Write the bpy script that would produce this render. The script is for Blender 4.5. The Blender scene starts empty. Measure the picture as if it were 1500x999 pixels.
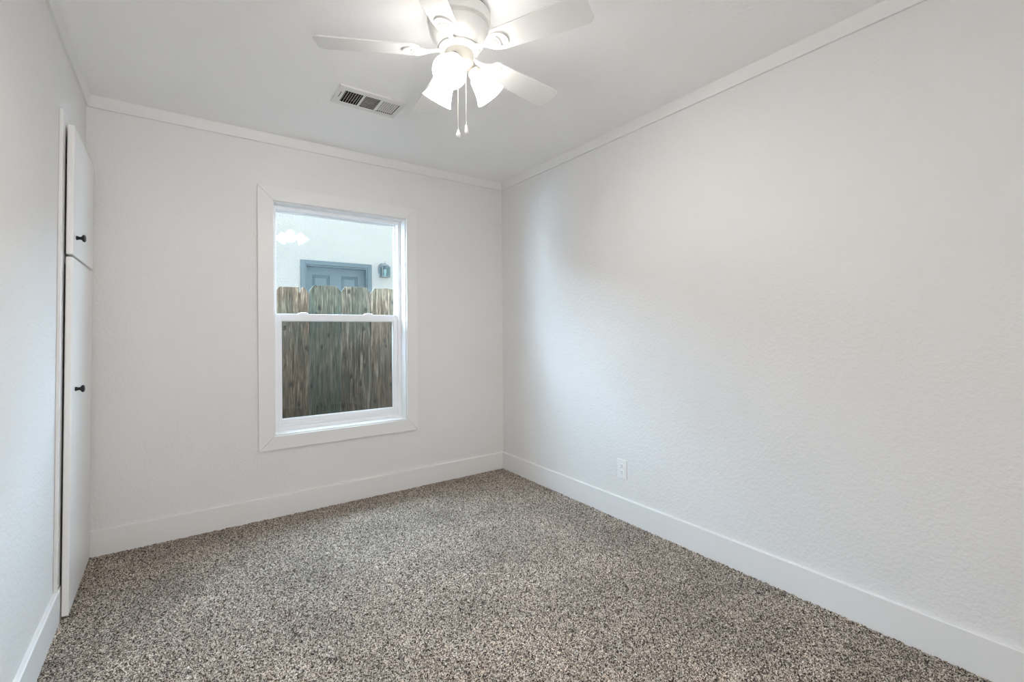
import bpy, bmesh, math, random
import numpy as np
from mathutils import Vector, Matrix

random.seed(7)
S = bpy.context.scene
C = S.collection
PI = math.pi
R = math.radians

# ------------------------------------------------------------------ camera
F_PX, YAW, ROLL, CY, CAM_H = 670.636, 0.6150, -0.00638, 482.54, 1.1877
cam = bpy.data.cameras.new('camera')
cam_o = bpy.data.objects.new('camera', cam)
C.objects.link(cam_o)
_s, _c = math.sin(YAW), math.cos(YAW)
_sr, _cr = math.sin(ROLL), math.cos(ROLL)
fwd = Vector((_s, _c, 0)); rgt0 = Vector((_c, -_s, 0)); up0 = Vector((0, 0, 1))
rgt = _cr * rgt0 + _sr * up0
upv = -_sr * rgt0 + _cr * up0
M = Matrix((rgt, upv, -fwd)).transposed().to_4x4()
M.translation = (0, 0, CAM_H)
cam_o.matrix_world = M
cam.sensor_fit = 'HORIZONTAL'; cam.sensor_width = 36
cam.lens = F_PX / 1500 * 36
cam.shift_y = -(499.5 - CY) / 1500
cam.clip_start = 0.02
S.camera = cam_o

# ------------------------------------------------------------------ light and exposure
SKY_STRENGTH = 1.82     # over the house behind us
SKY_BRIGHT = 46.0       # unseen sky over the neighbour's roof, boosted to add light indoors
SKY_COLOR = (0.55, 0.77, 1.0)   # towards the neighbour's roof
SKY_BACK = (0.88, 0.96, 1.0)
LAMP_SHADE = 11.0
LAMP_BULB = 570.0
REAR_POWER = 27.0
S.view_settings.view_transform = 'Standard'
S.view_settings.look = 'None'
S.view_settings.exposure = 0.17
S.view_settings.gamma = 1.0
S.view_settings.use_curve_mapping = False
try:
    S.cycles.use_denoising = True
    S.cycles.max_bounces = 14
    S.cycles.diffuse_bounces = 8
    S.cycles.transparent_max_bounces = 16
    S.cycles.sample_clamp_indirect = 6.0
except Exception:
    pass

w = bpy.data.worlds.new('sky'); S.world = w; w.use_nodes = True
nt = w.node_tree
bg = nt.nodes['Background']
tc = nt.nodes.new('ShaderNodeTexCoord')
sep = nt.nodes.new('ShaderNodeSeparateXYZ')
rmp = nt.nodes.new('ShaderNodeValToRGB')
nt.links.new(tc.outputs['Generated'], sep.inputs[0])
nt.links.new(sep.outputs['Y'], rmp.inputs['Fac'])
rmp.color_ramp.elements[0].position = 0.05
rmp.color_ramp.elements[0].color = (*SKY_BACK, 1)
rmp.color_ramp.elements[1].position = 0.4
rmp.color_ramp.elements[1].color = (*SKY_COLOR, 1)
nt.links.new(rmp.outputs['Color'], bg.inputs['Color'])
cl_ = nt.nodes.new('ShaderNodeMapRange'); cl_.interpolation_type = 'SMOOTHSTEP'
cl_.inputs[1].default_value = 0.12; cl_.inputs[2].default_value = 0.5
cl_.inputs[3].default_value = SKY_STRENGTH; cl_.inputs[4].default_value = SKY_BRIGHT
nt.links.new(sep.outputs['Y'], cl_.inputs[0]); nt.links.new(cl_.outputs[0], bg.inputs['Strength'])

# unseen fill light, added in the doorway behind the photographer
la = bpy.data.lights.new('rear_fill_light', 'AREA')
la.shape = 'RECTANGLE'; la.size = 0.8; la.size_y = 1.9
la.energy = REAR_POWER; la.color = (1.0, 0.985, 0.965)
lo = bpy.data.objects.new('rear_fill_light', la); C.objects.link(lo)
lo.location = (0.10, -0.98, 1.02); lo.rotation_euler = (R(90), 0, 0)   # faces +Y, into the room

# ------------------------------------------------------------------ materials
def new_mat(name):
    m = bpy.data.materials.new(name); m.use_nodes = True
    return m, m.node_tree, m.node_tree.nodes['Principled BSDF']

def paint(name, col, rough=0.5, bump=0.0, scale=60.0, dist=0.002, spec=0.3, detail=3.0, tint=0.0):
    m, t, b = new_mat(name)
    b.inputs['Base Color'].default_value = (*col, 1)
    b.inputs['Roughness'].default_value = rough
    b.inputs['Specular IOR Level'].default_value = spec
    tcn = t.nodes.new('ShaderNodeTexCoord')
    if tint > 0:
        n2 = t.nodes.new('ShaderNodeTexNoise'); n2.inputs['Scale'].default_value = 2.5; n2.inputs['Detail'].default_value = 4
        t.links.new(tcn.outputs['Object'], n2.inputs['Vector'])
        r2 = t.nodes.new('ShaderNodeValToRGB')
        r2.color_ramp.elements[0].position = 0.3; r2.color_ramp.elements[1].position = 0.7
        r2.color_ramp.elements[0].color = (*[x * (1 - tint) for x in col], 1)
        r2.color_ramp.elements[1].color = (*col, 1)
        t.links.new(n2.outputs['Fac'], r2.inputs['Fac']); t.links.new(r2.outputs['Color'], b.inputs['Base Color'])
    if bump > 0:
        n = t.nodes.new('ShaderNodeTexNoise')
        n.inputs['Scale'].default_value = scale; n.inputs['Detail'].default_value = detail; n.inputs['Roughness'].default_value = 0.55
        t.links.new(tcn.outputs['Object'], n.inputs['Vector'])
        bp = t.nodes.new('ShaderNodeBump'); bp.inputs['Strength'].default_value = bump; bp.inputs['Distance'].default_value = dist
        t.links.new(n.outputs['Fac'], bp.inputs['Height'])
        t.links.new(bp.outputs['Normal'], b.inputs['Normal'])
    return m

M_WALL = paint('wall_paint', (0.745, 0.738, 0.732), 0.55, 0.7, 75, 0.004, 0.25, 3, 0.02)
M_CEIL = paint('ceiling_paint', (0.91, 0.908, 0.906), 0.7, 0.45, 60, 0.003, 0.2, 4, 0.02)
M_TRIM = paint('trim_paint', (0.76, 0.753, 0.745), 0.38, 0.06, 30, 0.001, 0.4, 2, 0.0)
M_DOOR = paint('cabinet_paint', (0.80, 0.795, 0.785), 0.3, 0.10, 12, 0.002, 0.5, 2, 0.0)
M_VINYL = paint('window_vinyl', (0.86, 0.87, 0.89), 0.3, 0.0)
M_FANW = paint('fan_white', (0.73, 0.72, 0.70), 0.28, 0.0, spec=0.5)
M_BLADE = paint('blade_white', (0.76, 0.752, 0.735), 0.4, 0.04, 40, 0.001)
M_SWITCH = paint('switch_housing_cream', (0.62, 0.59, 0.53), 0.3, 0.0, spec=0.5)
M_BLACK = paint('black_metal', (0.008, 0.008, 0.009), 0.4, 0.05, 90, 0.0005)
M_DARK = paint('dark_duct_and_gap', (0.012, 0.011, 0.010), 0.8, 0.1, 20, 0.002)
M_DAMPER = paint('duct_damper', (0.10, 0.075, 0.06), 0.7, 0.1, 20, 0.002)
M_PLATE = paint('outlet_plastic', (0.80, 0.80, 0.79), 0.3, 0.0, spec=0.5)
M_SLOT = paint('outlet_slot_dark', (0.05, 0.05, 0.05), 0.6, 0.0)
M_STUCCO = paint('stucco', (0.53, 0.525, 0.50), 0.9, 1.0, 55, 0.02, 0.1, 6, 0.05)
M_BLUE = paint('blue_grey_paint', (0.122, 0.168, 0.190), 0.45, 0.1, 40, 0.001, 0.4, 2, 0.05)
M_LANTERN = paint('lantern_pewter', (0.20, 0.24, 0.26), 0.45, 0.15, 80, 0.001, 0.5)
M_EARTH = paint('side_yard_earth', (0.22, 0.18, 0.14), 0.95, 0.8, 14, 0.02, 0.1, 6, 0.3)
M_STEEL = paint('chain_metal', (0.75, 0.72, 0.66), 0.3, 0.0, spec=0.6)
M_STEEL.node_tree.nodes['Principled BSDF'].inputs['Metallic'].default_value = 0.4
M_CLOSET = paint('closet_interior', (0.10, 0.095, 0.085), 0.8, 0.1, 20, 0.002)  # toned dark, puts the shade of the door gap into the colour

def emission(name, col, strength):
    m, t, b = new_mat(name)
    b.inputs['Base Color'].default_value = (0.9, 0.88, 0.84, 1)
    b.inputs['Roughness'].default_value = 0.4
    b.inputs['Emission Color'].default_value = (*col, 1)
    b.inputs['Emission Strength'].default_value = strength
    return m
M_SHADE = emission('lit_frosted_glass', (1.0, 0.975, 0.935), LAMP_SHADE)
M_BULB = emission('lit_bulb', (1.0, 0.975, 0.935), LAMP_BULB)

def glass_mat(name, tint, refl=1.0):
    m = bpy.data.materials.new(name); m.use_nodes = True
    t = m.node_tree; t.nodes.clear()
    out = t.nodes.new('ShaderNodeOutputMaterial')
    mix = t.nodes.new('ShaderNodeMixShader'); tr = t.nodes.new('ShaderNodeBsdfTransparent'); gl = t.nodes.new('ShaderNodeBsdfGlossy')
    lw_ = t.nodes.new('ShaderNodeLayerWeight'); lw_.inputs['Blend'].default_value = 0.5
    pw = t.nodes.new('ShaderNodeMath'); pw.operation = 'POWER'; pw.inputs[1].default_value = 5.0
    fr = t.nodes.new('ShaderNodeMath'); fr.operation = 'MULTIPLY_ADD'; fr.inputs[1].default_value = 0.95; fr.inputs[2].default_value = 0.035
    t.links.new(lw_.outputs['Facing'], pw.inputs[0]); t.links.new(pw.outputs[0], fr.inputs[0])
    tr.inputs['Color'].default_value = (*tint, 1); gl.inputs['Roughness'].default_value = 0.015
    t.links.new(fr.outputs[0], mix.inputs['Fac']); t.links.new(tr.outputs[0], mix.inputs[1]); t.links.new(gl.outputs[0], mix.inputs[2])
    t.links.new(mix.outputs[0], out.inputs['Surface'])
    return m
M_GLASS = glass_mat('window_glass', (0.975, 0.99, 0.985))
M_LGLASS = glass_mat('lantern_glass', (0.75, 0.86, 0.88))

def screen_mat():
    m = bpy.data.materials.new('insect_mesh'); m.use_nodes = True
    t = m.node_tree; t.nodes.clear()
    out = t.nodes.new('ShaderNodeOutputMaterial'); mix = t.nodes.new('ShaderNodeMixShader')
    tr = t.nodes.new('ShaderNodeBsdfTransparent'); df = t.nodes.new('ShaderNodeBsdfDiffuse')
    df.inputs['Color'].default_value = (0.03, 0.035, 0.035, 1); mix.inputs['Fac'].default_value = 0.2
    t.links.new(tr.outputs[0], mix.inputs[1]); t.links.new(df.outputs[0], mix.inputs[2]); t.links.new(mix.outputs[0], out.inputs['Surface'])
    return m
M_SCREEN = screen_mat()

def carpet_mat():
    m, t, b = new_mat('speckled_carpet')
    b.inputs['Roughness'].default_value = 0.62; b.inputs['Specular IOR Level'].default_value = 0.2
    b.inputs['Sheen Weight'].default_value = 0.08; b.inputs['Sheen Roughness'].default_value = 0.45
    tcn = t.nodes.new('ShaderNodeTexCoord')
    # each yarn tip its own colour
    wob = t.nodes.new('ShaderNodeTexNoise'); wob.inputs['Scale'].default_value = 140; wob.inputs['Detail'].default_value = 2
    t.links.new(tcn.outputs['Object'], wob.inputs['Vector'])
    add = t.nodes.new('ShaderNodeMixRGB'); add.blend_type = 'LINEAR_LIGHT'; add.inputs['Fac'].default_value = 0.006
    t.links.new(tcn.outputs['Object'], add.inputs[1]); t.links.new(wob.outputs['Color'], add.inputs[2])
    v = t.nodes.new('ShaderNodeTexVoronoi'); v.inputs['Scale'].default_value = 300
    t.links.new(add.outputs['Color'], v.inputs['Vector'])
    sp = t.nodes.new('ShaderNodeSeparateColor'); t.links.new(v.outputs['Color'], sp.inputs[0])
    r = t.nodes.new('ShaderNodeValToRGB'); e = r.color_ramp.elements
    e[0].position = 0.0; e[0].color = (0.020, 0.013, 0.009, 1)
    e[1].position = 1.0; e[1].color = (0.92, 0.82, 0.71, 1)
    for p, c in ((0.30, (0.022, 0.014, 0.010)), (0.42, (0.19, 0.135, 0.098)), (0.60, (0.44, 0.36, 0.285)), (0.80, (0.70, 0.60, 0.50))):
        k = e.new(p); k.color = (*c, 1)
    t.links.new(sp.outputs[0], r.inputs['Fac'])
    # soft brushed patches of the pile
    n2 = t.nodes.new('ShaderNodeTexNoise'); n2.inputs['Scale'].default_value = 3.2; n2.inputs['Detail'].default_value = 3
    t.links.new(tcn.outputs['Object'], n2.inputs['Vector'])
    mr = t.nodes.new('ShaderNodeMapRange'); mr.inputs[1].default_value = 0.3; mr.inputs[2].default_value = 0.7
    mr.inputs[3].default_value = 0.78; mr.inputs[4].default_value = 1.14
    t.links.new(n2.outputs['Fac'], mr.inputs[0])
    mul = t.nodes.new('ShaderNodeMixRGB'); mul.blend_type = 'MULTIPLY'; mul.inputs['Fac'].default_value = 1.0
    t.links.new(r.outputs['Color'], mul.inputs[1]); t.links.new(mr.outputs[0], mul.inputs[2])
    t.links.new(mul.outputs['Color'], b.inputs['Base Color'])
    bp = t.nodes.new('ShaderNodeBump'); bp.inputs['Strength'].default_value = 0.6; bp.inputs['Distance'].default_value = 0.004; bp.invert = True
    t.links.new(v.outputs['Distance'], bp.inputs['Height']); t.links.new(bp.outputs['Normal'], b.inputs['Normal'])
    return m
M_CARPET = carpet_mat()

def wood_mat(name, dark, mid, light, green, gfac):
    m, t, b = new_mat(name)
    b.inputs['Roughness'].default_value = 0.9; b.inputs['Specular IOR Level'].default_value = 0.1
    tcn = t.nodes.new('ShaderNodeTexCoord'); oi = t.nodes.new('ShaderNodeObjectInfo')
    mp = t.nodes.new('ShaderNodeMapping'); mp.inputs['Scale'].default_value = (1, 1, 0.06)
    ofs = t.nodes.new('ShaderNodeVectorMath'); ofs.operation = 'ADD'
    t.links.new(tcn.outputs['Object'], ofs.inputs[0])
    cmb = t.nodes.new('ShaderNodeCombineXYZ'); mu = t.nodes.new('ShaderNodeMath'); mu.operation = 'MULTIPLY'; mu.inputs[1].default_value = 37.0
    t.links.new(oi.outputs['Random'], mu.inputs[0]); t.links.new(mu.outputs[0], cmb.inputs[0]); t.links.new(mu.outputs[0], cmb.inputs[2])
    t.links.new(cmb.outputs[0], ofs.inputs[1])
    t.links.new(ofs.outputs[0], mp.inputs['Vector'])
    g = t.nodes.new('ShaderNodeTexNoise'); g.inputs['Scale'].default_value = 55; g.inputs['Detail'].default_value = 10; g.inputs['Roughness'].default_value = 0.78
    g.inputs['Distortion'].default_value = 0.5
    t.links.new(mp.outputs[0], g.inputs['Vector'])
    r = t.nodes.new('ShaderNodeValToRGB'); e = r.color_ramp.elements
    e[0].position = 0.38; e[0].color = (*dark, 1); e[1].position = 0.64; e[1].color = (*light, 1)
    k = e.new(0.5); k.color = (*mid, 1)
    t.links.new(g.outputs['Fac'], r.inputs['Fac'])
    gf = t.nodes.new('ShaderNodeTexNoise'); gf.inputs['Scale'].default_value = 190; gf.inputs['Detail'].default_value = 6; gf.inputs['Roughness'].default_value = 0.7
    t.links.new(mp.outputs[0], gf.inputs['Vector'])
    gm = t.nodes.new('ShaderNodeMapRange'); gm.inputs[1].default_value = 0.36; gm.inputs[2].default_value = 0.62; gm.inputs[3].default_value = 0.35; gm.inputs[4].default_value = 1.5
    t.links.new(gf.outputs['Fac'], gm.inputs[0])
    gx = t.nodes.new('ShaderNodeMixRGB'); gx.blend_type = 'MULTIPLY'; gx.inputs['Fac'].default_value = 1.0
    # blotches of green algae
    n2 = t.nodes.new('ShaderNodeTexNoise'); n2.inputs['Scale'].default_value = 6.5; n2.inputs['Detail'].default_value = 6
    mp2 = t.nodes.new('ShaderNodeMapping'); mp2.inputs['Scale'].default_value = (1, 1, 0.4)
    t.links.new(ofs.outputs[0], mp2.inputs['Vector']); t.links.new(mp2.outputs[0], n2.inputs['Vector'])
    mr = t.nodes.new('ShaderNodeMapRange'); mr.inputs[1].default_value = 0.42; mr.inputs[2].default_value = 0.6; mr.inputs[4].default_value = gfac
    t.links.new(n2.outputs['Fac'], mr.inputs[0])
    mx = t.nodes.new('ShaderNodeMixRGB'); t.links.new(mr.outputs[0], mx.inputs['Fac']); t.links.new(r.outputs['Color'], mx.inputs[1]); mx.inputs[2].default_value = (*green, 1)
    t.links.new(mx.outputs['Color'], gx.inputs[1]); t.links.new(gm.outputs[0], gx.inputs[2])
    # knots
    v = t.nodes.new('ShaderNodeTexVoronoi'); v.inputs['Scale'].default_value = 5.0
    v.voronoi_dimensions = '2D'
    sx_ = t.nodes.new('ShaderNodeSeparateXYZ'); cx_ = t.nodes.new('ShaderNodeCombineXYZ')
    mp3 = t.nodes.new('ShaderNodeMapping'); mp3.inputs['Scale'].default_value = (1.5, 1, 0.8)
    wn = t.nodes.new('ShaderNodeTexNoise'); wn.inputs['Scale'].default_value = 60; wn.inputs['Detail'].default_value = 3
    wa = t.nodes.new('ShaderNodeMixRGB'); wa.blend_type = 'LINEAR_LIGHT'; wa.inputs['Fac'].default_value = 0.012
    t.links.new(ofs.outputs[0], wn.inputs['Vector']); t.links.new(ofs.outputs[0], wa.inputs[1]); t.links.new(wn.outputs['Color'], wa.inputs[2])
    t.links.new(wa.outputs['Color'], mp3.inputs['Vector']); t.links.new(mp3.outputs[0], sx_.inputs[0])
    t.links.new(sx_.outputs[0], cx_.inputs[0]); t.links.new(sx_.outputs[2], cx_.inputs[1]); t.links.new(cx_.outputs[0], v.inputs['Vector'])
    kr = t.nodes.new('ShaderNodeMapRange'); kr.inputs[1].default_value = 0.05; kr.inputs[2].default_value = 0.11; kr.inputs[3].default_value = 0.85; kr.inputs[4].default_value = 0.0
    t.links.new(v.outputs['Distance'], kr.inputs[0])
    mk = t.nodes.new('ShaderNodeMixRGB'); t.links.new(kr.outputs[0], mk.inputs['Fac']); t.links.new(gx.outputs['Color'], mk.inputs[1]); mk.inputs[2].default_value = (0.02, 0.017, 0.016, 1)
    t.links.new(mk.outputs['Color'], b.inputs['Base Color'])
    bp = t.nodes.new('ShaderNodeBump'); bp.inputs['Strength'].default_value = 0.7; bp.inputs['Distance'].default_value = 0.004
    t.links.new(g.outputs['Fac'], bp.inputs['Height']); t.links.new(bp.outputs['Normal'], b.inputs['Normal'])
    return m
W_BROWN = wood_mat('weathered_brown_wood', (0.03, 0.02, 0.014), (0.135, 0.088, 0.058), (0.40, 0.30, 0.205), (0.10, 0.10, 0.066), 0.45)
W_GREEN = wood_mat('greenish_wood', (0.035, 0.03, 0.022), (0.115, 0.102, 0.072), (0.26, 0.215, 0.15), (0.085, 0.10, 0.073), 0.7)
W_MIXED = wood_mat('weathered_mixed_wood', (0.026, 0.019, 0.014), (0.115, 0.085, 0.058), (0.38, 0.30, 0.215), (0.085, 0.09, 0.064), 0.55)

# ------------------------------------------------------------------ mesh helpers
def link_mesh(name, bm, mat, parent=None, smooth=None, bevel=0.0):
    bmesh.ops.recalc_face_normals(bm, faces=bm.faces[:])
    me = bpy.data.meshes.new(name); bm.to_mesh(me); bm.free()
    me.materials.append(mat)
    o = bpy.data.objects.new(name, me); C.objects.link(o)
    if parent: o.parent = parent
    if smooth is not None:
        for p in me.polygons: p.use_smooth = True
        try:
            me.set_sharp_from_angle(angle=R(smooth))
        except Exception:
            pass
    if bevel > 0:
        b = o.modifiers.new('bevel', 'BEVEL'); b.width = bevel; b.segments = 2; b.limit_method = 'ANGLE'; b.angle_limit = R(40)
    return o

def box(bm, x0, x1, y0, y1, z0, z1, mp=None):
    cs = [(x0, y0, z0), (x1, y0, z0), (x1, y1, z0), (x0, y1, z0), (x0, y0, z1), (x1, y0, z1), (x1, y1, z1), (x0, y1, z1)]
    vs = [bm.verts.new(mp(*p) if mp else p) for p in cs]
    for f in ((0, 3, 2, 1), (4, 5, 6, 7), (0, 1, 5, 4), (1, 2, 6, 5), (2, 3, 7, 6), (3, 0, 4, 7)):
        bm.faces.new([vs[i] for i in f])

def prism(bm, pts, a0, a1, fn):
    """closed outline pts swept from a0 to a1; fn(u, v, a) -> point"""
    A = [bm.verts.new(fn(u, v, a0)) for u, v in pts]; B = [bm.verts.new(fn(u, v, a1)) for u, v in pts]
    n = len(pts)
    for i in range(n):
        bm.faces.new((A[i], A[(i + 1) % n], B[(i + 1) % n], B[i]))
    bm.faces.new(A[::-1]); bm.faces.new(B)

def lathe(bm, prof, n=48, mat=Matrix.Identity(4), cap0=False, cap1=False):
    rings = []
    for r, z in prof:
        rings.append([bm.verts.new(mat @ Vector((r * math.cos(2 * PI * i / n), r * math.sin(2 * PI * i / n), z))) for i in range(n)])
    for a, b in zip(rings, rings[1:]):
        for i in range(n):
            bm.faces.new((a[i], a[(i + 1) % n], b[(i + 1) % n], b[i]))
    if cap0: bm.faces.new(rings[0][::-1])
    if cap1: bm.faces.new(rings[-1])

def tube(bm, pts, rad, n=10):
    pts = [Vector(p) for p in pts]; rings = []
    rads = rad if isinstance(rad, (list, tuple)) else [rad] * len(pts)
    for i, p in enumerate(pts):
        d = (pts[min(i + 1, len(pts) - 1)] - pts[max(i - 1, 0)]).normalized()
        q = d.to_track_quat('Z', 'Y')
        rings.append([bm.verts.new(p + q @ Vector((rads[i] * math.cos(2 * PI * k / n), rads[i] * math.sin(2 * PI * k / n), 0))) for k in range(n)])
    for a, b in zip(rings, rings[1:]):
        for k in range(n):
            bm.faces.new((a[k], a[(k + 1) % n], b[(k + 1) % n], b[k]))
    bm.faces.new(rings[0][::-1]); bm.faces.new(rings[-1])

def sphere(bm, c, r, sx=1, sy=1, sz=1, u=16, v=10):
    bmesh.ops.create_uvsphere(bm, u_segments=u, v_segments=v, radius=r, matrix=Matrix.Translation(c) @ Matrix.Diagonal((sx, sy, sz, 1)))

def empty(name, loc=(0, 0, 0), rot=(0, 0, 0), parent=None):
    o = bpy.data.objects.new(name, None); C.objects.link(o); o.location = loc; o.rotation_euler = rot
    o.empty_display_size = 0.1
    if parent: o.parent = parent
    return o

def tag(o, label, cat, group=None):
    o['label'] = label; o['category'] = cat
    if group: o['group'] = group
    return o

def struct(o, label=None):
    o['kind'] = 'structure'
    if label: o['label'] = label
    return o

# ------------------------------------------------------------------ room dimensions (metres, camera at x=y=0)
H = 2.44
XR, YB, YF = 2.205, 3.265, -0.90         # right wall, back wall, wall behind the photographer
def WX(y, z):                             # the old left wall leans a little and is not quite square
    return -0.4529 + 0.0343 * z / 2.44 + 0.0231 * (3.249 - y)
def LW(off, y, z):
    return (WX(y, z) + off, y, z)
LWO = -0.016

# floor: cut-pile carpet with real tufts
def carpet():
    st = 0.0055
    x0, x1, y0, y1 = -0.60, XR + 0.02, YF, YB + 0.02
    nx, ny = int((x1 - x0) / st), int((y1 - y0) / st)
    rng = np.random.default_rng(3)
    gx, gy = np.meshgrid(np.linspace(x0, x1, nx), np.linspace(y0, y1, ny))
    gx = gx + rng.uniform(-.4, .4, gx.shape) * st; gy = gy + rng.uniform(-.4, .4, gy.shape) * st
    gz = rng.uniform(-0.0065, 0.0045, gx.shape)
    co = np.stack([gx, gy, gz], -1).reshape(-1, 3).astype(np.float32)
    idx = np.arange(nx * ny).reshape(ny, nx)
    q = np.stack([idx[:-1, :-1], idx[:-1, 1:], idx[1:, 1:], idx[1:, :-1]], -1).reshape(-1, 4).astype(np.int32)
    me = bpy.data.meshes.new('floor')
    me.vertices.add(len(co)); me.vertices.foreach_set('co', co.ravel())
    me.loops.add(q.size); me.loops.foreach_set('vertex_index', q.ravel())
    me.polygons.add(len(q)); me.polygons.foreach_set('loop_start', np.arange(0, q.size, 4, dtype=np.int32))
    me.update(calc_edges=True); me.validate()
    me.polygons.foreach_set('use_smooth', np.ones(len(q), dtype=bool))
    me.materials.append(M_CARPET)
    o = bpy.data.objects.new('floor', me); C.objects.link(o)
    return o
struct(carpet(), 'speckled brown and cream cut-pile carpet covering the floor')

# ceiling with the duct hole
VX0, VX1, VY0, VY1 = 0.655, 0.968, 2.418, 2.568
bm = bmesh.new()
box(bm, -0.7, VX0, YF - .15, YB + .2, H, H + .15); box(bm, VX1, XR + .15, YF - .15, YB + .2, H, H + .15)
box(bm, VX0, VX1, YF - .15, VY0, H, H + .15); box(bm, VX0, VX1, VY1, YB + .2, H, H + .15)
struct(link_mesh('ceiling', bm, M_CEIL), 'white textured ceiling')

# window opening in the back wall
OX0, OX1, OZ0, OZ1 = 0.446, 1.331, 0.520, 2.017
WT = 0.20
bm = bmesh.new()
box(bm, -0.7, OX0, YB, YB + WT, -.35, H); box(bm, OX1, XR + .15, YB, YB + WT, -.35, H)
box(bm, OX0, OX1, YB, YB + WT, -.35, OZ0); box(bm, OX0, OX1, YB, YB + WT, OZ1, H)
struct(link_mesh('wall_back', bm, M_WALL), 'white textured wall with the window')
bm = bmesh.new(); box(bm, XR, XR + .15, YF - .15, YB, -.1, H)
struct(link_mesh('wall_right', bm, M_WALL), 'white textured wall on the right with the outlet')

# wall behind the photographer with the doorway, and unseen walls added beyond to block the sky
bm = bmesh.new()
DW0, DW1, DWZ = -0.30, 0.52, 2.03
box(bm, -0.7, DW0, YF - .12, YF, -.1, H); box(bm, DW1, XR, YF - .12, YF, -.1, H)
box(bm, DW0, DW1, YF - .12, YF, DWZ, H)
struct(link_mesh('wall_front', bm, M_WALL), 'white textured wall behind the photographer')
bm = bmesh.new()
box(bm, DW0 - .07, DW0 + .012, YF + .0004, YF + .016, 0, DWZ + .07); box(bm, DW1 - .012, DW1 + .07, YF + .0004, YF + .016, 0, DWZ + .07)
box(bm, DW0 + .012, DW1 - .012, YF + .0004, YF + .016, DWZ - .012, DWZ + .07)
struct(link_mesh('trim_4', bm, M_TRIM, bevel=.002), 'white casing of the doorway behind the photographer')
bm = bmesh.new()
box(bm, -1.2, 1.6, -2.3, -2.2, -.1, H); box(bm, -1.3, -1.2, -2.3, YF - .12, -.1, H); box(bm, 1.6, 1.7, -2.3, YF - .12, -.1, H)
box(bm, -1.2, 1.6, -2.2, YF - .15, H, H + .1); box(bm, -1.2, 1.6, -2.2, YF - .12, -.1, -.01); box(bm, -1.2, -0.7, YF - .15, YF - .05, -.1, H)
struct(link_mesh('wall_sky_block', bm, M_WALL), 'unseen white walls added behind the doorway to keep sky light out')

# left wall with the closet opening
CY0, CY1, CZ0, CZ1 = 2.640, 3.13, 0.03, 2.02
bm = bmesh.new()
for y0, y1, z0, z1 in ((YF, CY0, -.02, H), (CY1, YB, -.02, H), (CY0, CY1, -.02, CZ0), (CY0, CY1, CZ1, H)):
    box(bm, LWO - .12, LWO, y0, y1, z0, z1, LW)
struct(link_mesh('wall_left', bm, M_WALL), 'white textured wall on the left')

# baseboards
BH = 0.1375
def bb_prof():   # (out, up)
    return [(0, 0), (.016, 0), (.016, BH - .003), (.0125, BH), (0, BH)]
bm = bmesh.new(); prism(bm, bb_prof(), -0.47, XR, lambda u, v, a: (a, YB - u, v - .004 if v == 0 else v))
struct(link_mesh('baseboard_back', bm, M_TRIM), 'tall white flat baseboard under the window')
bm = bmesh.new(); prism(bm, bb_prof(), YF, YB - .016, lambda u, v, a: (XR - u, a, v - .004 if v == 0 else v))
struct(link_mesh('baseboard_right', bm, M_TRIM), 'tall white flat baseboard along the right wall')
bm = bmesh.new(); prism(bm, bb_prof(), YF, 2.640, lambda u, v, a: LW(LWO + u, a, v - .004 if v == 0 else v))
struct(link_mesh('baseboard_left', bm, M_TRIM), 'tall white flat baseboard along the left wall')

# crown strips
def crown_prof():
    return [(0, 2.378), (.011, 2.378), (.0125, 2.381), (.0135, 2.400), (.017, 2.424), (.019, 2.432), (.019, H), (0, H)]
bm = bmesh.new(); prism(bm, crown_prof(), -0.46, XR, lambda u, v, a: (a, YB - u, v))
struct(link_mesh('trim_1', bm, M_TRIM), 'thin white crown strip along the back wall')
bm = bmesh.new(); prism(bm, crown_prof(), YF, YB - .012, lambda u, v, a: (XR - u, a, v))
struct(link_mesh('trim_2', bm, M_TRIM), 'thin white crown strip along the right wall')
bm = bmesh.new(); prism(bm, crown_prof(), YF, YB - .012, lambda u, v, a: LW(LWO + u, a, v))
struct(link_mesh('trim_3', bm, M_TRIM), 'thin white crown strip along the left wall')

# ------------------------------------------------------------------ window
win = struct(empty('window_1', ((OX0 + OX1) / 2, YB, OZ0)), 'white single-hung vinyl window with flat casing')
def wobj(name, bm, mat, parent=None, bevel=0.0, smooth=None):
    bm.transform(Matrix.Translation(-win.location) if parent is win or parent is None or True else Matrix())
    return link_mesh(name, bm, mat, parent or win, smooth, bevel)
CX0, CX1, CZB, CZT = 0.3545, 1.417, 0.432, 2.107
yf, yk = YB - .0175, YB
def casing(pts, name='casing'):
    bm = bmesh.new(); prism(bm, pts, yf, yk - .0022, lambda u, v, a: (u, a, v))
    return wobj(name, bm, M_TRIM, win, bevel=.0015)
g = .0007
casing([(CX0, CZB), (OX0 - .003, OZ0 - .003 + g), (OX0 - .003, OZ1 + .003), (CX0, CZT)])
casing([(CX1, CZB + g), (CX1, CZT), (OX1 + .003, OZ1 + .003), (OX1 + .003, OZ0 - .003 + g)])
casing([(CX0 + g, CZT), (OX0 - .003 + g, OZ1 + .003), (OX1 + .003 - g, OZ1 + .003), (CX1 - g, CZT)])
casing([(CX0 + g, CZB), (CX1 - g, CZB), (OX1 + .003 - g, OZ0 - .003), (OX0 - .003 + g, OZ0 - .003)])
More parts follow.
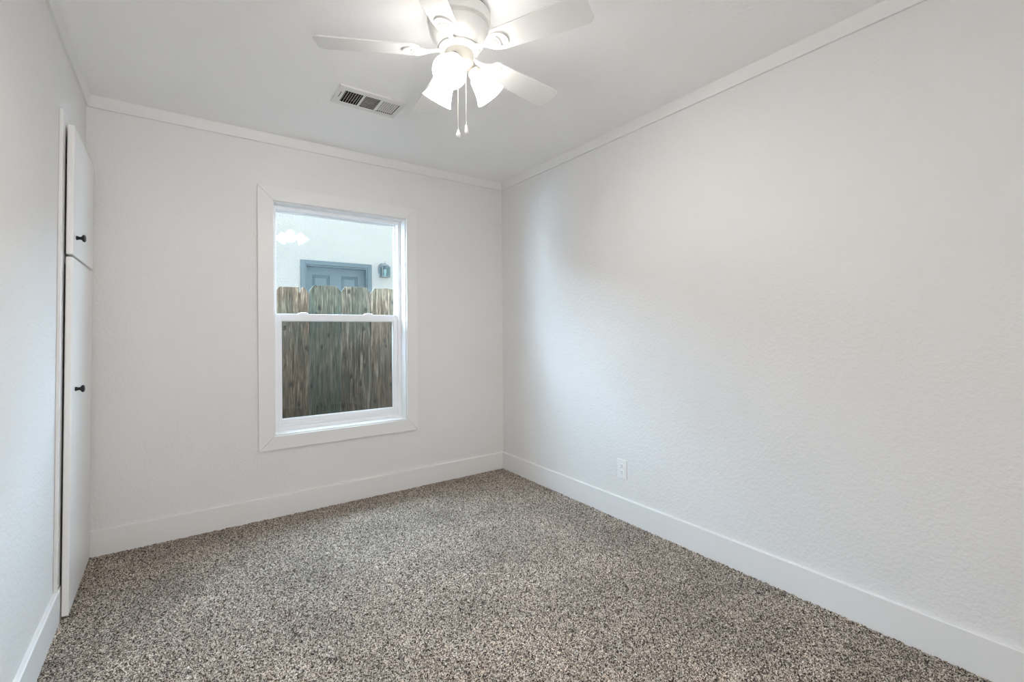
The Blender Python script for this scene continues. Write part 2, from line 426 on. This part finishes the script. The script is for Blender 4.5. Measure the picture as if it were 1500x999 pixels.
# jamb lining boards
bm = bmesh.new()
t_ = .004
JY = YB + .085
for a in ((OX0, OX0 + t_, OZ0, OZ1), (OX1 - t_, OX1, OZ0, OZ1), (OX0 + t_, OX1 - t_, OZ0, OZ0 + t_), (OX0 + t_, OX1 - t_, OZ1 - t_, OZ1)):
    box(bm, a[0], a[1], YB - .001, JY, a[2], a[3])
wobj('jamb_lining', bm, M_TRIM, win)
def ring(bm, x0, x1, z0, z1, l, r_, b, t, ya, yb):
    box(bm, x0, x0 + l, ya, yb, z0, z1); box(bm, x1 - r_, x1, ya, yb, z0, z1)
    box(bm, x0 + l, x1 - r_, ya, yb, z0, z0 + b); box(bm, x0 + l, x1 - r_, ya, yb, z1 - t, z1)
bm = bmesh.new()
ring(bm, OX0, OX1, OZ0, OZ1, .027, .027, .030, .026, JY, JY + .095)
box(bm, OX0 + .027, OX1 - .027, JY + .012, JY + .09, OZ0 + .030, OZ0 + .042)
wobj('frame', bm, M_VINYL, win, bevel=.002)
IX0, IX1 = OX0 + .0275, OX1 - .0275
MZ = 1.277
# upper fixed light
bm = bmesh.new(); ring(bm, IX0, IX1, MZ - .02, OZ1 - .0265, .006, .006, .03, .008, JY + .048, JY + .066)
up = wobj('upper_sash', bm, M_VINYL, win, bevel=.001)
bm = bmesh.new(); box(bm, IX0 + .006, IX1 - .006, JY + .055, JY + .058, MZ + .01, OZ1 - .0345)
wobj('glass', bm, M_GLASS, up)
# lower sash, slides in front
SY = JY + .014
bm = bmesh.new()
ring(bm, IX0, IX1, OZ0 + .0425, MZ + .024, .027, .030, .034, .046, SY, SY + .028)
ring(bm, IX0 + .027, IX1 - .030, OZ0 + .0765, MZ - .022, .006, .006, .006, .004, SY + .006, SY + .022)
box(bm, IX0 + .03, IX1 - .03, SY - .006, SY, OZ0 + .052, OZ0 + .060)
lw = wobj('lower_sash', bm, M_VINYL, win, bevel=.002)
bm = bmesh.new(); box(bm, IX0 + .033, IX1 - .036, SY + .012, SY + .015, OZ0 + .0825, MZ - .026)
wobj('glass', bm, M_GLASS, lw)
for lx in (.640, 1.085):
    bm = bmesh.new()
    z = MZ + .0245
    prism(bm, [(-.033, 0), (.033, 0), (.030, .006), (.012, .011), (-.014, .011), (-.030, .006)], SY + .004, SY + .026, lambda u, v, a: (lx + u, a, z + v))
    box(bm, lx - .004, lx + .026, SY - .004, SY + .010, z + .004, z + .009)
    wobj('sash_lock', bm, M_VINYL, lw, bevel=.002)
bm = bmesh.new(); box(bm, IX0 + .004, IX1 - .004, JY + .085, JY + .0855, OZ0 + .045, MZ + .0)
sc = wobj('insect_screen', bm, M_SCREEN, win)

# ------------------------------------------------------------------ built-in closet in the left wall
cl = empty('built_in_closet', LW(0, 2.9, 0))
tag(cl, 'white built-in closet with two stacked flat doors and black knobs, in the left wall', 'closet')
def cobj(name, bm, mat, parent=None, bevel=0.0, smooth=None):
    bm.transform(Matrix.Translation(-cl.location))
    return link_mesh(name, bm, mat, parent or cl, smooth, bevel)
bm = bmesh.new()
FO = -.004
box(bm, LWO + .0003, FO, 2.572, CY0, BH + .001, 2.10, LW); box(bm, LWO + .0003, FO, CY1 - .012, YB - .017, .006, 2.10, LW)
box(bm, LWO + .0003, FO, CY0, CY1 - .012, CZ1 - .012, 2.10, LW)
box(bm, LWO - .014, FO - .012, CY0, CY1 - .012, 1.49, 1.53, LW)
cobj('face_frame', bm, M_TRIM, cl, bevel=.002)
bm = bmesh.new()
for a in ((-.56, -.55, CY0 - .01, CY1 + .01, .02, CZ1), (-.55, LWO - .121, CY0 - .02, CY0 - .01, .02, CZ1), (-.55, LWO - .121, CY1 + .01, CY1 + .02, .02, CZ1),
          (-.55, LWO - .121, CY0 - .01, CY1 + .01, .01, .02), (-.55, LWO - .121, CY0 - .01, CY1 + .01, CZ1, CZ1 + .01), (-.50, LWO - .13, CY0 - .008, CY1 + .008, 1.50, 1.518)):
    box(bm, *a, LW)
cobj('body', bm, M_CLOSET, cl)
DY0, DY1, DB, DF = 2.612, 3.195, .003, .026
def cdoor(z0, z1, ky, kz, label):
    bm = bmesh.new(); box(bm, DB, DF, DY0, DY1, z0, z1, LW)
    d = cobj('door', bm, M_DOOR, cl, bevel=.005); d['label'] = label
    d.modifiers['bevel'].segments = 3
    bm = bmesh.new()
    m = Matrix.Translation(LW(DF, ky, kz)) @ Matrix.Rotation(R(90), 4, 'Y')
    lathe(bm, [(0, 0), (.0088, 0), (.0092, .002), (.0078, .006), (.0062, .011), (.0066, .015), (.0098, .0185), (.0148, .0215), (.0158, .0245), (.0150, .028), (.011, .0305), (0, .031)], 28, m)
    bmesh.ops.remove_doubles(bm, verts=bm.verts[:], dist=1e-6)
    k = cobj('knob', bm, M_BLACK, d, smooth=40); k['label'] = 'black mushroom knob'
    for hz in (z0 + .12, z1 - .12):
        bm = bmesh.new(); box(bm, FO + .0003, DB + .0005, DY1 - .03, DY1 - .004, hz - .03, hz + .03, LW)
        cobj('hinge', bm, M_TRIM, d)
cdoor(.014, 1.503, 2.700, .943, 'tall lower closet door')
cdoor(1.512, 2.052, 2.680, 1.592, 'short upper closet door')

# ------------------------------------------------------------------ outlet on the right wall
ou = empty('electrical_outlet', (XR, 1.937, .3135))
tag(ou, 'white duplex electrical outlet low on the right wall', 'outlet')
def oobj(name, bm, mat, parent=None, bevel=0.0, smooth=None):
    return link_mesh(name, bm, mat, parent or ou, smooth, bevel)
bm = bmesh.new(); prism(bm, [(-.0385, -.061), (.0385, -.061), (.0385, .061), (-.0385, .061)], 0, .0065, lambda u, v, a: (-a, u * (1 - .35 * a / .0385), v * (1 - .2 * a / .061)))
oobj('cover_plate', bm, M_PLATE, ou, bevel=.0022)
for dz in (-.0195, .0195):
    bm = bmesh.new(); pts = []
    for i in range(32):
        a = 2 * PI * i / 32; y = .0172 * math.cos(a); z = max(-.0142, min(.0142, .0172 * math.sin(a))); pts.append((y, z + dz))
    prism(bm, pts, .0060, .0085, lambda u, v, a: (-a, u, v))
    rc = oobj('receptacle', bm, M_PLATE, ou, bevel=.0004)
    for (sy, sz, hy, hz) in ((-.0064, .004, .0011, .0042), (.0064, .004, .0011, .0036), (0, -.0068, .0024, .0026)):
        bm = bmesh.new()
        if hy > .002:
            lathe(bm, [(0, .0080), (.0026, .0080), (.0026, .0089), (0, .0089)], 14, Matrix.Translation((0, sy, sz + dz)) @ Matrix.Rotation(R(-90), 4, 'Y'))
        else:
            box(bm, -.0089, -.008, sy - hy, sy + hy, sz + dz - hz, sz + dz + hz)
        oobj('slot', bm, M_SLOT, rc)
bm = bmesh.new(); lathe(bm, [(0, .0060), (.0032, .0060), (.0030, .0074), (0, .0078)], 16, Matrix.Rotation(R(-90), 4, 'Y'))
oobj('screw', bm, M_PLATE, ou, smooth=40)

# ------------------------------------------------------------------ ceiling air register
vt = empty('ceiling_vent', ((VX0 + VX1) / 2, (VY0 + VY1) / 2, H))
tag(vt, 'white three-section air register with dark slots in the ceiling, left of the fan', 'vent')
def vobj(name, bm, mat, bevel=0.0, parent=None):
    bm.transform(Matrix.Translation(-vt.location))
    return link_mesh(name, bm, mat, parent or vt, None, bevel)
FX0, FX1, FY0, FY1 = .635, .988, 2.388, 2.592
zf, zt = H - .009, H - .006
secs = [(.672, .765), (.777, .858), (.870, .964)]
SY0, SY1 = 2.430, 2.562
bm = bmesh.new()
def plate(x0, x1, y0, y1): box(bm, x0, x1, y0, y1, zf, zt)
plate(FX0 + .004, FX1 - .004, FY0 + .004, SY0); plate(FX0 + .004, FX1 - .004, SY1, FY1 - .004)
xs = [FX0 + .004] + [v for s_ in secs for v in s_] + [FX1 - .004]
for i in range(0, len(xs), 2): plate(xs[i], xs[i + 1], SY0, SY1)
# rolled outer lip
for a in ((FX0, FX1, FY0, FY0 + .004), (FX0, FX1, FY1 - .004, FY1), (FX0, FX0 + .004, FY0 + .004, FY1 - .004), (FX1 - .004, FX1, FY0 + .004, FY1 - .004)):
    box(bm, *a, zf - .0005, H - .0004)
fr = vobj('faceplate', bm, M_FANW, .0008)
def slat(bm, along_y, c, lo, hi, ang, wd, th=.0008):
    zc = zt + .003
    ca, sa = math.cos(ang), math.sin(ang)
    pts = [(-wd, -th), (wd, -th), (wd, th), (-wd, th)]
    rp = [(ca * u - sa * v, sa * u + ca * v) for u, v in pts]
    if along_y: prism(bm, rp, lo, hi, lambda u, v, a: (c + u, a, zc + v))
    else: prism(bm, rp, lo, hi, lambda u, v, a: (a, c + u, zc + v))
def section(k, n, along_y, ang, wd):
    x0, x1 = secs[k]
    for i in range(n):
        bm = bmesh.new()
        if along_y: slat(bm, True, x0 + (x1 - x0) * (i + .0 + (.5 if n > 0 else 0)) / n, SY0, SY1, ang, wd)
        else: slat(bm, False, SY0 + (SY1 - SY0) * (i + .5) / n, x0, x1, ang, wd)
        vobj('slat', bm, M_FANW)
section(0, 7, True, R(60), .0042)
section(1, 9, False, R(29), .0044)
section(2, 8, True, R(140), .0040)
bm = bmesh.new()   # cross vanes behind the first section
for i in range(6): slat(bm, False, SY0 + (SY1 - SY0) * (i + .5) / 6, secs[0][0], secs[0][1], R(90), .0030, .0007)
bm.transform(Matrix.Translation((0, 0, .011)))
vobj('cross_vanes', bm, M_DAMPER)
bm = bmesh.new()   # slot and damper lever at the outer end
box(bm, .6545, .6575, 2.452, 2.515, zf - .0006, zf + .0004)
lv = vobj('lever_slot', bm, M_DARK)
bm = bmesh.new(); box(bm, .6548, .6572, 2.520, 2.532, zf - .010, zf)
vobj('damper_lever', bm, M_FANW, .0006)
bm = bmesh.new()
z1 = H + .14
e_ = .0006
box(bm, VX0 + e_, VX0 + .002, VY0 + e_, VY1 - e_, H - .0055, z1); box(bm, VX1 - .002, VX1 - e_, VY0 + e_, VY1 - e_, H - .0055, z1)
box(bm, VX0 + .002, VX1 - .002, VY0 + e_, VY0 + .002, H - .0055, z1); box(bm, VX0 + .002, VX1 - .002, VY1 - .002, VY1 - e_, H - .0055, z1)
box(bm, VX0 + .002, VX1 - .002, VY0 + .002, VY1 - .002, z1 - .002, z1)
vobj('duct', bm, M_DARK)
bm = bmesh.new(); box(bm, secs[1][0], secs[1][1], SY0, SY1, H + .02, H + .022)
vobj('damper_plate', bm, M_DAMPER)

# ------------------------------------------------------------------ ceiling fan
FC = (0.878, 1.594)
fan = empty('ceiling_fan', (FC[0], FC[1], H))
tag(fan, 'white five-blade hugger ceiling fan with three lit frosted glass shades', 'ceiling fan')
def fobj(name, bm, mat, parent=None, bevel=0.0, smooth=None):
    bm.transform(Matrix.Translation((0, 0, -H)))
    return link_mesh(name, bm, mat, parent or fan, smooth, bevel)
bm = bmesh.new(); lathe(bm, [(0, H - .0002), (.116, H - .0002), (.116, H - .008), (0, H - .008)], 64)
bmesh.ops.remove_doubles(bm, verts=bm.verts[:], dist=1e-6)
fobj('ceiling_gap_shade', bm, M_DARK)  # dark disc, paints the shaded gap between canopy and ceiling
bm = bmesh.new()
lathe(bm, [(.10, H - .008), (.120, H - .008), (.1235, H - .012), (.1240, H - .044), (.1215, H - .050), (.1130, H - .053), (.1085, H - .058), (.1090, H - .062), (.1160, H - .066), (.1180, H - .070),
           (.1165, H - .076), (.1120, H - .096), (.1030, H - .117), (.0920, H - .132), (.0850, H - .139), (.0835, H - .143), (.0815, H - .143), (.0800, H - .139), (.05, H - .137)], 72)
fobj('motor_housing', bm, M_FANW, smooth=35)
bm = bmesh.new()
lathe(bm, [(.045, H - .139), (.078, H - .141), (.0800, H - .144), (.0800, H - .150), (.076, H - .1525), (.071, H - .150), (.066, H - .150), (.064, H - .153), (.064, H - .160), (.058, H - .162), (.04, H - .160)], 64)
fobj('flywheel', bm, M_FANW, smooth=35)
bm = bmesh.new()
lathe(bm, [(.040, H - .158), (.0555, H - .160), (.0570, H - .163), (.0570, H - .205), (.0545, H - .211), (.046, H - .217), (.030, H - .224), (.018, H - .234), (.012, H - .240), (0, H - .242)], 56)
bmesh.ops.remove_doubles(bm, verts=bm.verts[:], dist=1e-6)
sw = fobj('switch_housing', bm, M_SWITCH, smooth=35)
for a in (20, 140, 262, 305):
    bm = bmesh.new(); d = Vector((math.cos(R(a)), math.sin(R(a)), 0))
    p = d * .0565 + Vector((0, 0, H - .168)); tube(bm, [p, p + d * .003], .0035, 12)
    fobj('screw', bm, M_STEEL, sw)
ZB = 2.279
PITCH = R(12)
def blade_outline():
    pts = []
    r0, r1, w0, w1 = .150, .541, .050, .0625
    def corner(cx, cy, rad, a0, a1, n=7):
        for i in range(n + 1):
            a = a0 + (a1 - a0) * i / n
            pts.append((cx + rad * math.cos(a), cy + rad * math.sin(a)))
    corner(r1 - .030, w1 - .024, .024, PI / 2, 0.12)
    corner(r1 - .030, -(w1 - .024), .024, -0.12, -PI / 2)
    corner(r0 + .035, -(w0 - .035), .035, -PI / 2, -PI)
    corner(r0 + .035, (w0 - .035), .035, PI, PI / 2)
    # gently bowed tip
    return [(x + (.010 * (1 - (y / w1) ** 2) if x > r1 - .035 else 0), y) for x, y in pts]
def iron_outline():
    pts = []
    half = [(.060, .013), (.085, .010), (.105, .009), (.122, .012), (.136, .022), (.152, .0345), (.172, .0385), (.192, .036), (.207, .027), (.216, .013), (.219, 0)]
    pts = half + [(x, -y) for x, y in half[-2::-1]]
    return pts
def crescent():
    up_ = []
    for i in range(13):
        a = R(-58) + R(116) * i / 12
        up_.append((.172 + .026 * math.cos(a) * (1 + .10 * math.cos(5 * a)), .029 * math.sin(a)))
    dn = []
    for i in range(13):
        a = R(52) - R(104) * i / 12
        dn.append((.166 + .0195 * math.cos(a), .026 * math.sin(a)))
    return up_ + dn
def plate_with_hole(bm, outer, hole, z0, z1):
    es = []
    for loop in (outer, hole):
        vs = [bm.verts.new((x, y, z0)) for x, y in loop]
        for i in range(len(vs)): es.append(bm.edges.new((vs[i], vs[(i + 1) % len(vs)])))
    r = bmesh.ops.triangle_fill(bm, use_beauty=True, use_dissolve=False, edges=es)
    fs = [f for f in bm.faces]
    ex = bmesh.ops.extrude_face_region(bm, geom=fs)
    for v in ex['geom']:
        if isinstance(v, bmesh.types.BMVert): v.co.z = z1
blade_angles = [152.6, 224.6, 296.6, 8.6, 80.6]
for k, ang in enumerate(blade_angles):
    rot = Matrix.Rotation(R(ang), 4, 'Z') @ Matrix.Translation((0, 0, ZB)) @ Matrix.Rotation(-PITCH, 4, 'X')
    bm = bmesh.new(); prism(bm, blade_outline(), .0, .006, lambda u, v, a: (u, v, a))
    bm.transform(rot); bl = fobj('blade', bm, M_BLADE, bevel=.0012)
    bm = bmesh.new(); plate_with_hole(bm, iron_outline(), crescent(), -.0065, -.0003)
    # arm end rises untwisted into the flywheel
    for v in bm.verts:
        f = max(0, min(1, (.135 - v.co.x) / .06))
        v.co.z += f * .010
        v.co.y *= 1
    bm.transform(rot)
    fobj('blade_iron', bm, M_FANW, bl, bevel=.0012)
    bm = bmesh.new()
    lathe(bm, [(0, -.0105), (.010, -.0100), (.0165, -.0085), (.0185, -.0062), (.0185, -.006), (0, -.006)], 28, Matrix.Translation((.160, 0, 0)))
    bmesh.ops.remove_doubles(bm, verts=bm.verts[:], dist=1e-6)
    bm.transform(rot); fobj('medallion', bm, M_FANW, bl, smooth=40)
    for sx, sy in ((.178, .024), (.178, -.024), (.207, 0)):
        bm = bmesh.new(); sphere(bm, Vector((sx, sy, -.0066)), .0042, 1, 1, .45, 12, 8); bm.transform(rot)
        fobj('screw', bm, M_STEEL, bl, smooth=60)
# light kit
SHADE_AZ = (225.5, 345.5, 105.5)
for az in SHADE_AZ:
    d = Vector((math.cos(R(az)), math.sin(R(az)), 0))
    ax = (d * math.cos(R(51)) + Vector((0, 0, -math.sin(R(51))))).normalized()
    rim = d * .130 + Vector((0, 0, 2.134))
    neck = rim - ax * .106
    # arm
    bm = bmesh.new(); p0 = d * .050 + Vector((0, 0, H - .190)); p3 = neck - ax * .012
    p1 = p0 + d * .018 + Vector((0, 0, .004)); p2 = p3 - ax * .016
    pts = []
    for i in range(11):
        t = i / 10
        pts.append((1 - t) ** 3 * p0 + 3 * t * (1 - t) ** 2 * p1 + 3 * t * t * (1 - t) * p2 + t ** 3 * p3)
    tube(bm, pts, .0088, 14); fobj('lamp_arm', bm, M_SWITCH, smooth=40)
    m = Matrix.Translation(neck) @ ax.to_track_quat('Z', 'Y').to_matrix().to_4x4()
    bm = bmesh.new(); lathe(bm, [(0, -.016), (.012, -.016), (.020, -.012), (.0275, -.004), (.0285, .004), (.0285, .011), (.0265, .011), (.0265, .0)], 36, m)
    bmesh.ops.remove_doubles(bm, verts=bm.verts[:], dist=1e-6)
    ft = fobj('fitter', bm, M_SWITCH, smooth=40)
    bm = bmesh.new()
    prof = [(.0245, .0), (.0260, .010), (.0320, .018), (.0375, .028), (.0410, .045), (.0455, .065), (.0520, .085), (.0605, .103), (.0630, .1075)]
    inner = [(r - .003, t) for r, t in prof[::-1]]
    lathe(bm, prof + [(.0622, .1085)] + inner, 48, m)
    sh = fobj('lamp_shade', bm, M_SHADE, smooth=50)
    bm = bmesh.new()
    lathe(bm, [(.0, .012), (.012, .014), (.0125, .030), (.017, .042), (.0235, .055), (.0250, .066), (.022, .078), (.014, .087), (0, .090)], 28, m)
    bmesh.ops.remove_doubles(bm, verts=bm.verts[:], dist=1e-6)
    fobj('bulb', bm, M_BULB, sh, smooth=60)
# pull chains with beads and pendants
def chain(p, zt_, zb_, kind):
    bm = bmesh.new(); tube(bm, [(p[0], p[1], zt_), (p[0], p[1], zb_)], .0007, 6)
    z = zt_
    while z > zb_:
        sphere(bm, Vector((p[0], p[1], z)), 0.0015, u=8, v=6); z -= .0045
    c = fobj('pull_chain', bm, M_STEEL, smooth=60)
    bm = bmesh.new()
    m = Matrix.Translation((p[0], p[1], zb_))
    if kind == 0:
        lathe(bm, [(0, .002), (.0035, .000), (.0045, -.006), (.0085, -.013), (.0098, -.021), (.0078, -.028), (.004, -.031), (0, -.032)], 20, m)
    else:
        lathe(bm, [(0, .002), (.0040, .000), (.0052, -.006), (.0060, -.016), (.0072, -.026), (.0062, -.032), (.003, -.034), (0, -.0345)], 20, m)
    bmesh.ops.remove_doubles(bm, verts=bm.verts[:], dist=1e-6)
    fobj('pendant', bm, M_FANW, c, smooth=50)
chain((-.020, -.026), H - .218, 1.962, 0)
chain((.008, -.040), H - .214, 1.984, 1)

# ------------------------------------------------------------------ outside
bm = bmesh.new(); box(bm, -6, 10, YB + WT, 12, -.45, -.35)
struct(link_mesh('ground', bm, M_EARTH), 'bare earth of the side yard')
bm = bmesh.new()
NY = 7.0
DX0, DX1, DZT, GZ = 1.352, 2.240, 2.132, -.05
TX0, TX1, TZ = 1.292, 2.302, 2.195
box(bm, -5, DX0, NY, NY + .25, -.35, 3.1); box(bm, DX1, 8, NY, NY + .25, -.35, 3.1)
box(bm, DX0, DX1, NY, NY + .25, DZT, 3.1); box(bm, DX0, DX1, NY, NY + .25, -.35, .05)
struct(link_mesh('wall_outside', bm, M_STUCCO), 'white stucco wall of the neighbouring house')

ed = empty('entry_door', ((DX0 + DX1) / 2, NY, .05))
tag(ed, 'blue-grey panelled entry door in the stucco wall beyond the fence', 'door')
def eobj(name, bm, mat, parent=None, bevel=0.0):
    bm.transform(Matrix.Translation(-ed.location))
    return link_mesh(name, bm, mat, parent or ed, None, bevel)
bm = bmesh.new()
def uframe(x0, x1, zt0, wd, ya, yb):
    box(bm, x0, x0 + wd, ya, yb, .052, zt0); box(bm, x1 - wd, x1, ya, yb, .052, zt0); box(bm, x0 + wd, x1 - wd, ya, yb, zt0 - wd, zt0)
uframe(TX0, TX1, TZ, .062, NY - .025, NY - .0004)
bmx = bm
eobj('casing', bm, M_BLUE, bevel=.004)
bm = bmesh.new(); uframe(DX0 + .001, DX1 - .001, DZT - .001, .020, NY - .012, NY + .14)
eobj('jamb', bm, M_BLUE, bevel=.003)
LY = NY + .075
lx0, lx1, lz0, lz1 = DX0 + .024, DX1 - .024, .06, DZT - .024
bm = bmesh.new(); box(bm, lx0, lx1, LY + .018, LY + .055, lz0, lz1)
# stiles, rails and raised panels
pcols = [(1.470, 1.690), (1.882, 2.100)]
prow = [(1.68, 1.985), (.98, 1.58), (.25, .86)]
xs_ = [lx0, 1.455, 1.705, 1.867, 2.115, lx1]
for a, b in ((xs_[0], xs_[1]), (xs_[2], xs_[3]), (xs_[4], xs_[5])): box(bm, a, b, LY, LY + .0179, lz0, lz1)
for a, b in ((xs_[1], xs_[2]), (xs_[3], xs_[4])):
    zz = [lz0, .235, .875, .965, 1.595, 1.665, 2.0, lz1]
    for i in range(0, 8, 2): box(bm, a, b, LY, LY + .0179, zz[i], zz[i + 1])
leaf = eobj('leaf', bm, M_BLUE, bevel=.0015)
for a, b in pcols:
    for c_, d_ in prow:
        bm = bmesh.new()
        o_ = [(a, c_), (b, c_), (b, d_), (a, d_)]; q = .034
        i_ = [(a + q, c_ + q), (b - q, c_ + q), (b - q, d_ - q), (a + q, d_ - q)]
        A = [bm.verts.new((x, LY + .0179, z)) for x, z in o_]; B = [bm.verts.new((x, LY - .006, z)) for x, z in i_]
        for i in range(4): bm.faces.new((A[i], A[(i + 1) % 4], B[(i + 1) % 4], B[i]))
        bm.faces.new(B); bm.faces.new(A[::-1])
        eobj('raised_panel', bm, M_BLUE, leaf)
bm = bmesh.new(); sphere(bm, Vector((2.165, LY - .055, .98)), .028); tube(bm, [(2.165, LY - .0002, .98), (2.165, LY - .04, .98)], .012)
eobj('handle', bm, M_LANTERN, leaf)

# coach lantern beside that door
ln = empty('wall_lantern', (2.475, NY, 2.12))
tag(ln, 'pewter coach lantern on the stucco wall right of the entry door', 'lantern')
bm = bmesh.new()
prism(bm, [(.062 * math.cos(2 * PI * i / 28), .095 * math.sin(2 * PI * i / 28)) for i in range(28)], -.0004, -.022, lambda u, v, a: (u - .012, a, v + .015))
link_mesh('back_plate', bm, M_LANTERN, ln, None, .005)
bm = bmesh.new()
tube(bm, [(-.012, -.02, .06), (-.006, -.05, .085), (.0, -.085, .095), (.0, -.115, .085)], .011, 12)
link_mesh('arm', bm, M_LANTERN, ln, 40)
cyl = Matrix.Translation((0, -.115, 0))
bm = bmesh.new()
lathe(bm, [(0, .100), (.012, .099), (.018, .092), (.040, .084), (.060, .066), (.066, .050), (.062, .048), (0, .052)], 36, cyl)
bmesh.ops.remove_doubles(bm, verts=bm.verts[:], dist=1e-6)
cp = link_mesh('cap', bm, M_LANTERN, ln, 40)
bm = bmesh.new(); tube(bm, [(.013 * math.cos(a), -.115, .113 + .013 * math.sin(a)) for a in np.linspace(-PI / 2, 1.5 * PI - .2, 16)], .0025, 8)
link_mesh('loop', bm, M_LANTERN, cp, 60)
hw = .060
bm = bmesh.new()
for sx in (-1, 1):
    for sy in (-1, 1):
        box(bm, sx * hw - .006, sx * hw + .006, -.115 + sy * hw - .006, -.115 + sy * hw + .006, -.108, .045)
box(bm, -hw - .008, hw + .008, -.115 - hw - .008, -.115 + hw + .008, -.118, -.108)
link_mesh('cage', bm, M_LANTERN, ln, None, .001)
bm = bmesh.new()
for sx in (-1, 1): box(bm, sx * hw - .001, sx * hw + .001, -.115 - hw + .0065, -.115 + hw - .0065, -.1075, .044)
for sy in (-1, 1): box(bm, -hw + .0065, hw - .0065, -.115 + sy * hw - .001, -.115 + sy * hw + .001, -.1075, .044)
link_mesh('pane', bm, M_LGLASS, ln)
bm = bmesh.new(); lathe(bm, [(0, -.105), (.014, -.105), (.014, -.06), (.022, -.045), (.024, -.02), (.016, .005), (0, .012)], 20, cyl)
bmesh.ops.remove_doubles(bm, verts=bm.verts[:], dist=1e-6)
bu = link_mesh('bulb', bm, M_PLATE, ln, 60)

# weathered dog-ear fence
FY = 3.85
fe = empty('wooden_fence', (1.0, FY, -.35))
tag(fe, 'weathered dog-ear board fence close outside the window', 'fence')
def picket(x0, x1, zt_, mat, cut=.045, label=None, split=None, seed=0):
    rg = random.Random(seed)
    out = [(x0, -.30), (x1, -.30)]
    n = 5
    for i in range(1, n): out.append((x1 + rg.uniform(-.0012, .0012), -.30 + (zt_ + .25) * i / n))
    out += [(x1, zt_ - cut * rg.uniform(.95, 1.1)), (x1 - cut * .72, zt_ - .003)]
    if split: out += [(split + .020, zt_ + .001), (split, zt_ - .055), (split - .006, zt_ - .002)]
    else: out += [((x0 + x1) / 2 + .02, zt_ + .003), ((x0 + x1) / 2 - .04, zt_ - .002)]
    out += [(x0 + cut * .72, zt_ - .002), (x0, zt_ - cut)]
    for i in range(n - 1, 0, -1): out.append((x0 + rg.uniform(-.0012, .0012), -.30 + (zt_ + .25) * i / n))
    bm = bmesh.new(); prism(bm, out, FY, FY + .022, lambda u, v, a: (u, a, v))
    bm.transform(Matrix.Translation(-Vector(fe.location)))
    o = link_mesh('picket', bm, mat, fe, None, .0015)
    if label: o['label'] = label
    return o
seams = [-.665, -.425, -.185, .055, .290, .530, .775, 1.016, 1.257, 1.497, 1.737, 1.977, 2.217]
tops = [1.53, 1.54, 1.53, 1.545, 1.535, 1.527, 1.549, 1.549, 1.545, 1.54, 1.55, 1.535]
mats = [W_MIXED, W_BROWN, W_GREEN, W_MIXED, W_GREEN, W_BROWN, W_GREEN, W_MIXED, W_BROWN, W_MIXED, W_GREEN, W_BROWN]
for i in range(12):
    picket(seams[i] + .003, seams[i + 1] - .003, tops[i], mats[i], split=(.705 if i == 5 else None), seed=i,
           label={5: 'brown knotty picket with a split top', 6: 'smooth greenish picket'}.get(i))
for z in (.05, 1.18):
    bm = bmesh.new(); box(bm, seams[0], seams[-1], FY + .0225, FY + .062, z, z + .09)
    bm.transform(Matrix.Translation(-Vector(fe.location))); link_mesh('rail', bm, W_BROWN, fe, None, .003)
for x in (-.2, 1.9):
    bm = bmesh.new(); box(bm, x, x + .09, FY + .0625, FY + .152, -.35, 1.45)
    bm.transform(Matrix.Translation(-Vector(fe.location))); link_mesh('post', bm, W_BROWN, fe, None, .003)
